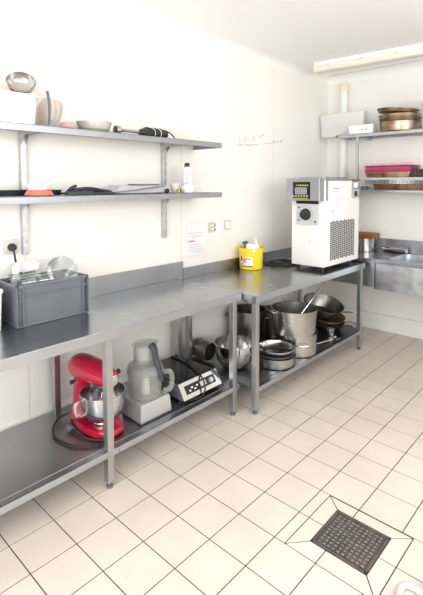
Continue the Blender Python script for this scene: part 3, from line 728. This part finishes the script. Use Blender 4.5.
# small tilted pots against the wall
def saucepan_body(mb, r, h, t=.003, T=None, rim=.003): mb.lathe(shell_prof(r*.97, r, h, t, rim, .05), 40, T=T)
b = MB(); saucepan_body(b, .070, .13); o = b.build('pot', 'steel_old', loc=(.215, 1.672, S2+.078)); o.rotation_euler = (0, math.radians(-86), math.radians(2)); tag(o, 'small steel pot lying on its side between the hob and the large bowl', 'pot')

# ------------------------------------------------------------------ lower shelf of the second table
b = MB(); b.lathe([(0, 0), (.06, 0), (.10, .02), (.132, .065), (.146, .125), (.149, .178), (.155, .181), (.155, .185), (.146, .183), (.142, .125), (.128, .068), (.096, .024), (.06, .005), (0, .004)], 48)
o = b.build('mixing_bowl', 'steel_bright', loc=(.40, 1.735, S2)); tag(o, 'large round steel mixing bowl standing behind the table legs', 'bowl')
sp_ = thing('stock_pot', 'tall dark stock pot standing at the back of the lower shelf', 'pot', (.185, 2.17, S2))
b = MB(); b.lathe(shell_prof(.148, .150, .30, .004, .004), 44); b.build('pot_body', 'steel_old', sp_)
for s in (0, PI):
    b = MB(); b.tube([(.148, -.045, .24), (.185, -.04, .245), (.19, 0, .246), (.185, .04, .245), (.148, .045, .24)], .006, n=8, sub=4, T=Tm(rz=s+.6)); b.build('pot_handle', 'steel_old', sp_)
lp = thing('casserole', 'wide steel pot beneath the big open saucepan', 'pot', (.575, 2.31, S2))
b = MB(); b.lathe(shell_prof(.155, .157, .165, .004, .004), 44); b.build('pot_body', 'steel_pot', lp)
for s in (-.75, PI-.75):
    b = MB(); b.tube([(.155, -.045, .10), (.182, -.04, .102), (.187, 0, .102), (.182, .04, .102), (.155, .045, .10)], .006, n=8, sub=4, T=Tm(rz=s)); b.build('pot_handle', 'steel_bright', lp)
up = thing('saucepan', 'big open steel saucepan stacked on the wide pot', 'saucepan', (.56, 2.285, S2+.1665)); up.rotation_euler = (0, 0, 0)
b = MB(); b.lathe(shell_prof(.170, .182, .19, .003, .005), 44); b.build('pan_body', 'steel_pot', up)
b = MB(); b.tube([(.178, 0, .15), (.22, 0, .165), (.34, 0, .17), (.365, 0, .168)], .008, n=8, sub=4, T=Tm(rz=math.radians(140)), flat=.6); b.build('pan_handle', 'steel_bright', up)
b = MB(); b.tube([(.175, -.03, .165), (.207, -.028, .178), (.213, 0, .18), (.207, .028, .178), (.175, .03, .165)], .006, n=8, sub=4, T=Tm(rz=math.radians(-120))); b.build('loop_handle', 'steel_pot', up)
b = MB(); b.lathe(shell_prof(.155, .165, .21, .004, .004), 44); o = b.build('cooking_pot', 'steel_old', loc=(.19, 2.54, S2)); tag(o, 'dark wide cooking pot standing behind the stacked saucepan', 'pot')
# ladle resting in the saucepan
ldl = thing('ladle', 'steel ladle with long handle resting in the big saucepan', 'ladle', (.56, 2.285, S2+.20))
b = MB(); b.lathe([(0, 0), (.03, .008), (.045, .03), (.043, .03), (.028, .011), (0, .003)], 24, c=(.02, -.04, 0)); b.build('ladle_cup', 'steel_pot', ldl)
b = MB(); b.tube([(.02, .003, .03), (.03, .06, .10), (.05, .15, .175), (.06, .21, .225), (.06, .30, .27)], .007, n=8, sub=4, flat=.7); b.build('handle', 'steel_bright', ldl)
# two shallow pans at the front
def shallow_pan(loc, r, h, label, rz, matn, inner):
    t = thing('frying_pan', label, 'pan', loc, rz)
    b = MB(); b.lathe(shell_prof(r*.94, r, h, .003, .004), 44); b.build('pan_body', matn, t)
    b = MB(); b.tube([(r-.004, 0, h-.022), (r+.05, 0, h+.004), (r+.15, 0, h+.03), (r+.17, 0, h+.03)], .0085, n=8, sub=4, flat=.55); b.build('pan_handle', 'steel_bright', t)
    return t
shallow_pan((.59, 1.99, S2), .146, .070, 'shallow steel pan at the front edge of the lower shelf, lower of two', math.radians(200), 'steel_pot', None)
tp = thing('steel_bowl', 'shallow black-rimmed steel bowl nested on the shallow pan', 'bowl', (.592, 1.99, S2+.0752))
b = MB(); b.lathe(shell_prof(.10, .140, .05, .003, .003, .2), 44); b.build('bowl_body', 'steel_bright', tp)
b = MB(); b.lathe([(.104, .000), (.138, .000), (.143, .006), (.140, .016), (.124, .018), (.104, .000)], 44); b.build('black_band', 'black', tp)
# frying pans and wok at the far end
def pan(loc, rot, r, h, label, matn, hang, hl, curve=.25):
    t = thing('frying_pan', label, 'pan', loc); t.rotation_euler = rot
    b = MB(); b.lathe(shell_prof(r*.72, r, h, .003, .003, curve*.4), 44); b.build('pan_body', matn, t)
    b = MB(); b.tube([(r-.006, 0, h-.014), (r+.05, 0, h+.012), (r+hl*.6, 0, h+.02), (r+hl, 0, h+.016)], .009, n=8, sub=4, T=Tm(rz=hang), flat=.5); b.build('pan_handle', 'steel_pot', t)
    return t
pan((.46, 3.0, S2+.0015), (0, 0, 0), .165, .055, 'black frying pan at the bottom of the far pan pile', 'blackmetal', math.radians(-8), .12)
pan((.455, 2.99, S2+.064), (math.radians(2), math.radians(8), 0), .172, .055, 'brown-edged frying pan in the middle of the far pan pile', 'baked', math.radians(2), .13)
pan((.42, 2.965, S2+.135), (math.radians(4), math.radians(16), 0), .185, .11, 'deep dark steel saute pan on top of the far pan pile', 'steel_old', math.radians(8), .13)
b = MB(); b.lathe(shell_prof(.03, .036, .05, .002, .002), 24); o = b.build('measuring_cup', 'steel_bright', loc=(.59, 2.835, S2)); tag(o, 'little shiny steel cup in front of the far pan pile', 'cup')
b = MB(); b.lathe(shell_prof(.06, .065, .11, .003, .003), 32); o = b.build('milk_pot', 'steel_old', loc=(.44, 2.62, S2)); tag(o, 'narrow dark pot between the stacked saucepan and far pans', 'pot')
b = MB(); b.tube([(-.10, -.16, .012), (0, 0, .012), (.04, .06, .016)], .006, n=8, sub=3); b.lathe([(0, 0), (.03, .006), (.042, .02), (.040, .02), (.028, .009), (0, .003)], 20, c=(.065, .095, 0))
o = b.build('skimmer', 'steel_bright', loc=(.66, 2.64, S2)); o.rotation_euler = (0, 0, .3); tag(o, 'steel serving spoon lying on the shelf by the far pans', 'spoon')

# ------------------------------------------------------------------ on the second table
bk = thing('bucket', 'yellow plastic bucket with printed label on the worktop', 'bucket', (.128, 2.275, B2))
b = MB(); b.lathe([(0, 0), (.093, 0), (.097, .004), (.104, .150), (.108, .152), (.108, .176), (.110, .178), (.110, .184), (.104, .184), (.100, .15), (.095, .006), (0, .006)], 44); b.build('bucket_body', 'yellow', bk)
def patch(mb, a0, a1, z0, z1, off, m=0):
    n = 10; A = []; B = []
    for k in range(n+1):
        a = a0+(a1-a0)*k/n
        r0 = .097+(z0-.004)*.048+off; r1 = .097+(z1-.004)*.048+off
        A.append(mb.bm.verts.new((r0*math.cos(a), r0*math.sin(a), z0))); B.append(mb.bm.verts.new((r1*math.cos(a), r1*math.sin(a), z1)))
    for k in range(n): mb.face([A[k], A[k+1], B[k+1], B[k]], m)
a0, a1 = math.radians(-112), math.radians(-44)
b = MB(); patch(b, a0, a1, .035, .110, .0006, 0); patch(b, a0, a1, .028, .036, .0008, 1); patch(b, a0+.30, a0+.62, .06, .104, .0010, 2); patch(b, a0+.05, a0+.24, .075, .112, .0010, 1); patch(b, a0+.62, a1-.12, .09, .100, .001, 2); patch(b, a0+.1, a0+.35, .045, .056, .001, 3)
b.build('printed_label', ['paper', 'navy_print', 'orange', 'red_ink'], bk)
for s in (-1, 1):
    b = MB(); b.box(.105, .117, -.012, .012, .150, .178, .003, T=Tm(rz=math.radians(-40 if s == 1 else 140))); b.build('handle_lug', 'offwhite', bk)
# things in the bucket
tb2 = thing('dispenser', 'white pump dispenser sticking out of the yellow bucket', 'dispenser', (.150, 2.315, B2+.011))
b = MB(); b.lathe([(0, 0), (.036, 0), (.036, .175), (.028, .197), (.012, .203), (.012, .19), (0, .19)], 24); b.build('bottle_body', 'white', tb2)
b = MB(); b.lathe([(0, .2035), (.015, .2035), (.015, .222), (.007, .224), (.007, .240), (.014, .241), (.014, .253), (0, .255)], 16); b.tube([(0, 0, .247), (.02, -.02, .246), (.03, -.03, .240)], .005, n=6); b.build('pump_head', 'white', tb2)
b = MB(); b.prism(rrect(-.050, .050, -.018, .018, .006), 0, .205, .003); o = b.build('cleaning_cloth_pack', 'white', loc=(.165, 2.24, B2+.012)); o.rotation_euler = (0, 0, math.radians(50)); tag(o, 'white flat pack standing in the yellow bucket', 'pack')
b = MB(); b.tube([(0, 0, 0), (0, 0, .17), (.0, .006, .205)], .012, n=10); b.box(-.016, .016, -.02, .022, .19, .222, .006); o = b.build('brush', 'dark_grey', loc=(.085, 2.25, B2+.012)); tag(o, 'dark grey brush sticking up from the yellow bucket', 'brush')

# batch machine
mx0, mx1, my0, my1 = .372, .686, 2.53, 3.165
mc = thing('ice_cream_machine', 'white countertop machine with steel head and side vent on the worktop', 'machine', ((mx0+mx1)/2, (my0+my1)/2, B2))
W2, D2 = (mx1-mx0)/2, (my1-my0)/2
Z0, Z1, ZT = .036, .572, .772
b = MB(); b.box(-W2, W2, -D2, D2, Z0, ZT-.02, .005); b.build('body', 'white_paint', mc)
b = MB(); b.box(-W2-.010, W2-.006, -D2-.075, -D2+.012, Z1+.014, ZT, .006); hd = b.build('steel_head', 'steel', mc)
b = MB(); b.box(-W2-.004, W2+.003, -D2+.012, D2+.003, ZT-.022, ZT, .003); b.box(W2-.004, W2+.003, D2-.16, D2+.003, ZT-.17, ZT-.01, .002); b.box(W2-.004, W2+.003, -D2+.012, -D2+.05, Z1+.014, ZT-.01, .002); b.build('steel_top', 'steel', mc)
b = MB(); b.prism(rrect(-.13, .12, -.26, .17, .02), ZT, ZT+.012, .003); b.build('lid', 'steel_leg', mc)
# head display
F = -D2-.076
b = MB(); b.box(-.098, .066, F-.002, F+.002, .598, .742, .001); dp = b.build('display', 'glass_black', mc)
b = MB(); b.box(-.075, .035, F-.0035, F-.0018, .640, .695, .0005); b.build('keypad', 'silver', dp)
b = MB()
for r in range(3):
    for c_ in range(5): b.box(-.067+.020*c_, -.053+.020*c_, F-.0045, F-.0033, .647+.016*r, .656+.016*r)
b.build('keys', 'dark_grey', dp)
b = MB()
for k, w_ in enumerate((.008, .014, .012, .014, .012, .012, .010)): b.box(-.060+.017*k-.004, -.060+.017*k+w_-.004, F-.0035, F-.0018, .708, .719)
for k in range(6): b.box(-.098+.026*k, -.084+.026*k, F-.0035, F-.0018, .618, .632)
b.box(-.092, .05, F-.0035, F-.0018, .602, .608)
b.build('lettering', 'yellow_print', dp)
F2 = -D2
b = MB(); b.box(-.105, .112, F2-.014, F2+.002, .385, .560, .004); b.box(-.105, .112, F2-.020, F2-.012, .385, .400, .002); cp = b.build('control_plate', 'silver_panel', mc)
b = MB(); b.box(-.10, .105, F2-.022, F2-.006, .560, .584, .002); b.build('dark_slot', 'void', mc)
T = Tm((-.012, F2-.014, .470), rx=PI/2)
b = MB(); b.lathe([(0, 0), (.050, 0), (.047, .012), (.040, .030), (.020, .034), (0, .034)], 30, T=T); b.build('knob', 'black', cp)
b = MB()
for k in range(12):
    a = math.radians(-40+260*k/11); b.box(-.0028, .0028, .063, .071, .0, .0012, T=T @ Matrix.Rotation(a-PI/2, 4, 'Z'))
b.build('dial_marks', 'dark_grey', cp)
b = MB(); b.box(-.088, -.068, F2-.0155, F2-.0138, .52, .535); b.box(.07, .09, F2-.0155, F2-.0138, .405, .42); b.box(-.088, -.072, F2-.0155, F2-.0138, .41, .425); b.build('plate_symbols', 'dark_grey', cp)
# vent: dark slots in the side sheet, laid out in staggered rows
b = MB(); X = W2+.0004
for r in range(19):
    for c_ in range(13):
        y = -D2+.098+.0345*c_; z = .082+.0172*r+(.0086 if c_ % 2 else 0)
        b.box(X-.004, X+.0012, y, y+.0265, z, z+.0128)
b.build('vent_slots', 'black', mc)
b = MB(); b.box(X-.001, X+.001, -D2+.09, -D2+.32, .42, .745); b.build('sticker', 'paper', mc)
b = MB()
for k, (z, a, c_) in enumerate(((.70, .12, .28), (.66, .11, .24), (.59, .12, .30), (.565, .11, .30), (.47, .13, .2), (.54, .12, .28))): b.box(X+.001, X+.0016, -D2+a, -D2+c_, z, z+.003, m=0)
b.box(X+.001, X+.0016, -D2+.14, -D2+.25, .684, .690, m=1); b.box(X+.001, X+.0016, -D2+.12, -D2+.16, .49, .497, m=2)
b.build('sticker_print', ['ink_blue', 'red_ink', 'ink'], mc)
b = MB(); b.box(W2+.003, W2+.006, D2-.145, D2-.03, .595, .675, .001); sk2 = b.build('socket_plate', 'silver_panel', mc)
b = MB(); b.box(W2+.006, W2+.010, D2-.115, D2-.06, .612, .660, .002); b.build('inlet', 'black', sk2)
b = MB(); b.box(W2+.003, W2+.0045, D2-.125, D2-.045, .69, .735); b.build('rating_label', 'paper', mc)
b = MB(); b.box(W2+.003, W2+.006, D2-.118, D2-.108, .597, .61); b.build('screw', 'black', mc)
for (x, y) in ((-W2+.035, -D2+.055), (W2-.03, -D2+.03), (W2-.03, D2-.12), (-W2+.035, D2-.12)):
    b = MB(); b.lathe([(0, 0), (.016, 0), (.013, .036), (0, .036)], 14, c=(x, y, 0)); b.build('foot', 'black', mc)
b = MB(); b.lathe([(0, 0), (.004, 0), (.004, .002), (0, .003)], 10, T=Tm((0.02, F2, .24), rx=PI/2)); b.build('lock', 'dark_grey', mc)
ox, oy = (mx0+mx1)/2, (my0+my1)/2
b = MB()
def rel(pts): return [(x-ox, y-oy, z) for x, y, z in pts]
b.tube(rel([(.40, 3.0, .0066), (.30, 2.86, .0066), (.20, 2.72, .0066), (.13, 2.60, .0066), (.10, 2.52, .0066), (.14, 2.47, .0066), (.22, 2.50, .0066), (.31, 2.58, .0066), (.36, 2.66, .0066)]), .0065, n=8, sub=6)
b.tube(rel([(.36, 2.66, .0066), (.24, 2.60, .019), (.15, 2.55, .019), (.11, 2.58, .02), (.14, 2.66, .02), (.24, 2.72, .02), (.33, 2.76, .014)]), .0065, n=8, sub=6)
b.tube(rel([(.33, 2.76, .014), (.20, 2.655, .034), (.16, 2.53, .032), (.24, 2.50, .03), (.34, 2.56, .008)]), .006, n=8, sub=6)
b.build('power_cable', 'rubber', mc)

# ------------------------------------------------------------------ on the sink unit
pt = MB(); pt.lathe(shell_prof(.083, .085, .13, .003, .003), 36); o = pt.build('pot', 'steel_pot', loc=(.535, 3.65, ZS)); tag(o, 'small steel pot with brown board on top beside the sink', 'pot')
b = MB(); b.prism(rrect(-.14, .115, -.07, .07, .02), 0, .055, .008); o = b.build('wooden_board', 'wood', loc=(.545, 3.65, ZS+.1325)); tag(o, 'brown wooden block lying across the small pot by the sink', 'board')
b = MB(); b.lathe([(0, -.125), (.028, -.125), (.030, -.115), (.030, .115), (.028, .125), (0, .125)], 24, T=Tm(ry=PI/2)); b.lathe([(0, -.128), (.012, -.128), (.012, .128), (0, .128)], 16, T=Tm(ry=PI/2))
o = b.build('rolling_pin', 'steel_bright', loc=(.80, 3.745, ZS+.0306)); o.rotation_euler = (0, 0, math.radians(-8)); tag(o, 'short steel rolling pin lying by the sink backsplash', 'rolling pin')

# ------------------------------------------------------------------ back shelves' contents
b = MB(); tray_shell(b, .50, .105, .235, .003, .012, .03, .006); o = b.build('storage_crate', 'frost', loc=(.33, 3.66, BU)); o.location = (.27, 3.643, BU); tag(o, 'large translucent white crate on the upper back shelf by the corner', 'crate')
wb = thing('carton', 'low white box with teal mark in front of the translucent crate', 'box', (.585, 3.575, BU))
wb.location = (.545, 3.535, BU)
b = MB(); b.taper(-.125, .11, -.04, .04, 0, -.14, .12, -.045, .045, .085, .004); b.build('box_body', 'white', wb)
b = MB()
for s in (-1, 1): b.tube([(.035+s*.018+.014*math.cos(a), -.0455, .045+.012*math.sin(a)) for a in (2.6, 3.4, 4.2, 5.0)], .004, n=6)
b.tube([(.02, -.0455, .062), (.03, -.0455, .066)], .003, n=6); b.build('teal_mark', 'teal', wb)
def tin(loc, rot, r, h, label, matn):
    b = MB(); b.lathe(shell_prof(r*.95, r, h, .003, .006), 44); o = b.build('cake_tin', matn, loc=loc); o.rotation_euler = rot; return tag(o, label, 'tin', 'cake tins on the back shelf')
tx, ty = .865, 3.632
tin((tx, ty, BU), (0, 0, 0), .180, .085, 'brown-stained round cake tin at the bottom of the back shelf stack', 'baked_light')
tin((tx, ty, BU+.0885), (0, 0, 0), .184, .032, 'thin round tart tin second from the bottom of the stack', 'baked')
tin((tx-.004, ty, BU+.1225), (0, 0, 0), .185, .030, 'thin round tart tin third in the cake tin stack', 'baked_light')
tin((tx-.02, ty-.01, BU+.175), (0, math.radians(5), 0), .185, .034, 'tilted dark tart tin on top of the cake tin stack', 'baked')
wc = thing('canister', 'white plastic canister beside the cake tin stack', 'canister', (1.165, 3.60, BU))
b = MB(); b.lathe(shell_prof(.085, .09, .23, .003, .002), 36); b.build('canister_body', 'frost', wc)
b = MB(); b.lathe([(0, .232), (.094, .232), (.094, .25), (0, .252)], 36); b.build('lid', 'white', wc)

def stack_tray(x, y, z, w, d, h, label, matn, rz=0, name='tray', t=.003):
    b = MB(); tray_shell(b, w, d, h, t, .012, .02, .010); o = b.build(name, matn, loc=(x, y, z)); o.rotation_euler = (0, 0, rz); return tag(o, label, 'tray', 'stacked trays on the lower back shelf')
z = BL
stack_tray(.905, 3.655, z+.0005, .50, .27, .058, 'brown-baked roasting tray at the bottom of the back shelf stack', 'baked', name='roasting_tray')
# perforated steel sheet over the roasting tray
gt = thing('perforated_tray', 'perforated steel sheet tray between roasting tray and red trays', 'tray', (.90, 3.655, z+.060), 0, 'stacked trays on the lower back shelf')
b = MB(); tray_shell(b, .66, .29, .035, .002, .004, .01, .006); b.build('sheet', 'steel_bright', gt)
b = MB()
for k in range(16): b.box(-.26+.034*k, -.246+.034*k, -.1495, -.1440, .014, .020)
b.build('perforations', 'dark_grey', gt)
z += .0965
stack_tray(.85, 3.655, z, .58, .27, .022, 'pale flat tray directly on the perforated steel sheet', 'offwhite'); z += .0225
stack_tray(.79, 3.655, z, .44, .27, .052, 'browned steel baking tray beneath the lower red tray', 'baked_light'); z += .0525
stack_tray(.79, 3.65, z, .45, .275, .026, 'red plastic tray below the blue tray', 'red_plastic'); z += .0265
stack_tray(.793, 3.65, z, .445, .272, .018, 'blue plastic tray between the two red trays', 'blue_plastic'); z += .0185
stack_tray(.79, 3.65, z, .45, .275, .020, 'red plastic tray on top of the blue tray', 'red_plastic'); z += .0205
b = MB(); tray_shell(b, .40, .25, .035, .002, .02, .04, .006)
o = b.build('plastic_tray', 'clear', loc=(.75, 3.65, z)); tag(o, 'clear plastic tray on top of the upper red tray', 'tray', 'stacked trays on the lower back shelf')
# dark gear beside the stack
b = MB(); b.lathe([(0, 0), (.03, 0), (.032, .03), (.026, .035), (0, .036)], 16); o = b.build('pastry_ring', 'dark_grey', loc=(.56, 3.56, BL)); tag(o, 'dark small cutter on the lower back shelf beside the roasting tray', 'cutter')
b = MB(); b.taper(-.07, .12, -.10, .10, 0, -.05, .12, -.09, .09, .075, .01); o = b.build('black_case', 'black', loc=(1.31, 3.62, BL+.097+.022)); tag(o, 'black case beside the red trays on the back shelf', 'case')
o.location = (1.09, 3.62, BL+.1195); o.scale = (.5, 1, 1)

# ------------------------------------------------------------------ white bent tube standing on the floor near the drain
ct = thing('tubular_stand', 'white bent tube foot standing on tiles beside the floor drain', 'stand', (1.93, .92, 0))
b = MB(); b.tube([(.004, -.16, .0126), (-.002, -.06, .0126), (-.010, -.02, .0126), (-.004, .006, .0126), (.010, .018, .0126), (.031, .020, .0126), (.062, .016, .0126), (.12, .000, .0126), (.25, -.05, .0126)], .0115, n=12, sub=7); b.build('tube_frame', 'tube_white', ct)
b = MB(); b.tube([(.25, -.05, .0126), (.25, -.05, .7)], .0115, n=12); b.build('upright', 'tube_white', ct)
b = MB(); b.lathe([(0, 0), (.014, 0), (.014, .028), (0, .028)], 14, c=(.068, .070, 0)); b.build('rubber_foot', 'dark_grey', ct)

# ------------------------------------------------------------------ light
w = bpy.data.worlds.new('world'); sc.world = w; w.use_nodes = True
bg = w.node_tree.nodes['Background']; bg.inputs['Color'].default_value = (.95, .98, 1, 1); bg.inputs['Strength'].default_value = 1.0
def area(name, loc, rot, sx, sy, energy, color):
    L = bpy.data.lights.new(name, 'AREA'); L.shape = 'RECTANGLE'; L.size = sx; L.size_y = sy; L.energy = energy; L.color = color
    o = bpy.data.objects.new(name, L); col.objects.link(o); o.location = loc; o.rotation_euler = rot; return o
area('daylight_front_window', ((WX0+WX1)/2, YF-.02, (WZ0+WZ1)/2), (PI/2, 0, 0), WX1-WX0-.1, WZ1-WZ0-.1, 100, (.96, .985, 1))
area('daylight_side_window', (LX+.02, (VY0+VY1)/2, (VZ0+VZ1)/2), (0, PI/2, 0), VZ1-VZ0-.1, VY1-VY0-.1, 60, (.965, .985, 1))  # added fill through the side opening, brightens the back of the room

# ------------------------------------------------------------------ camera
cam = bpy.data.cameras.new('camera'); co = bpy.data.objects.new('camera', cam); col.objects.link(co); sc.camera = co
FPX, YAW, PITCH, ROLL, PX, PY = 445.8974, .7432, .0563, -.0017, 216.6267, 209.0798
f = Vector((-math.sin(YAW)*math.cos(PITCH), math.cos(YAW)*math.cos(PITCH), -math.sin(PITCH)))
r = Vector((math.cos(YAW), math.sin(YAW), 0)); u = r.cross(f)
c_, s_ = math.cos(ROLL), math.sin(ROLL)
R_, U_ = c_*r+s_*u, -s_*r+c_*u
mw = Matrix((R_, U_, -f)).transposed().to_4x4(); mw.translation = Vector((2.4903, -.7327, 1.5296)); co.matrix_world = mw
cam.sensor_fit = 'VERTICAL'; cam.sensor_height = 24; cam.sensor_width = 24*423/595; cam.lens = FPX/595*24
cam.shift_x = (211.5-PX)/595; cam.shift_y = -(297.5-PY)/595; cam.clip_start = .05
vs_ = sc.view_settings; sc.display_settings.display_device = 'sRGB'
vs_.view_transform = 'Standard'; vs_.look = 'None'; vs_.gamma = 1; vs_.use_curve_mapping = False; vs_.exposure = -0.05
sc.cycles.use_denoising = True
sc.cycles.max_bounces = 10; sc.cycles.diffuse_bounces = 6; sc.cycles.glossy_bounces = 8; sc.cycles.transmission_bounces = 8; sc.cycles.transparent_max_bounces = 16
sc.cycles.caustics_reflective = False; sc.cycles.caustics_refractive = False; sc.cycles.sample_clamp_indirect = 6
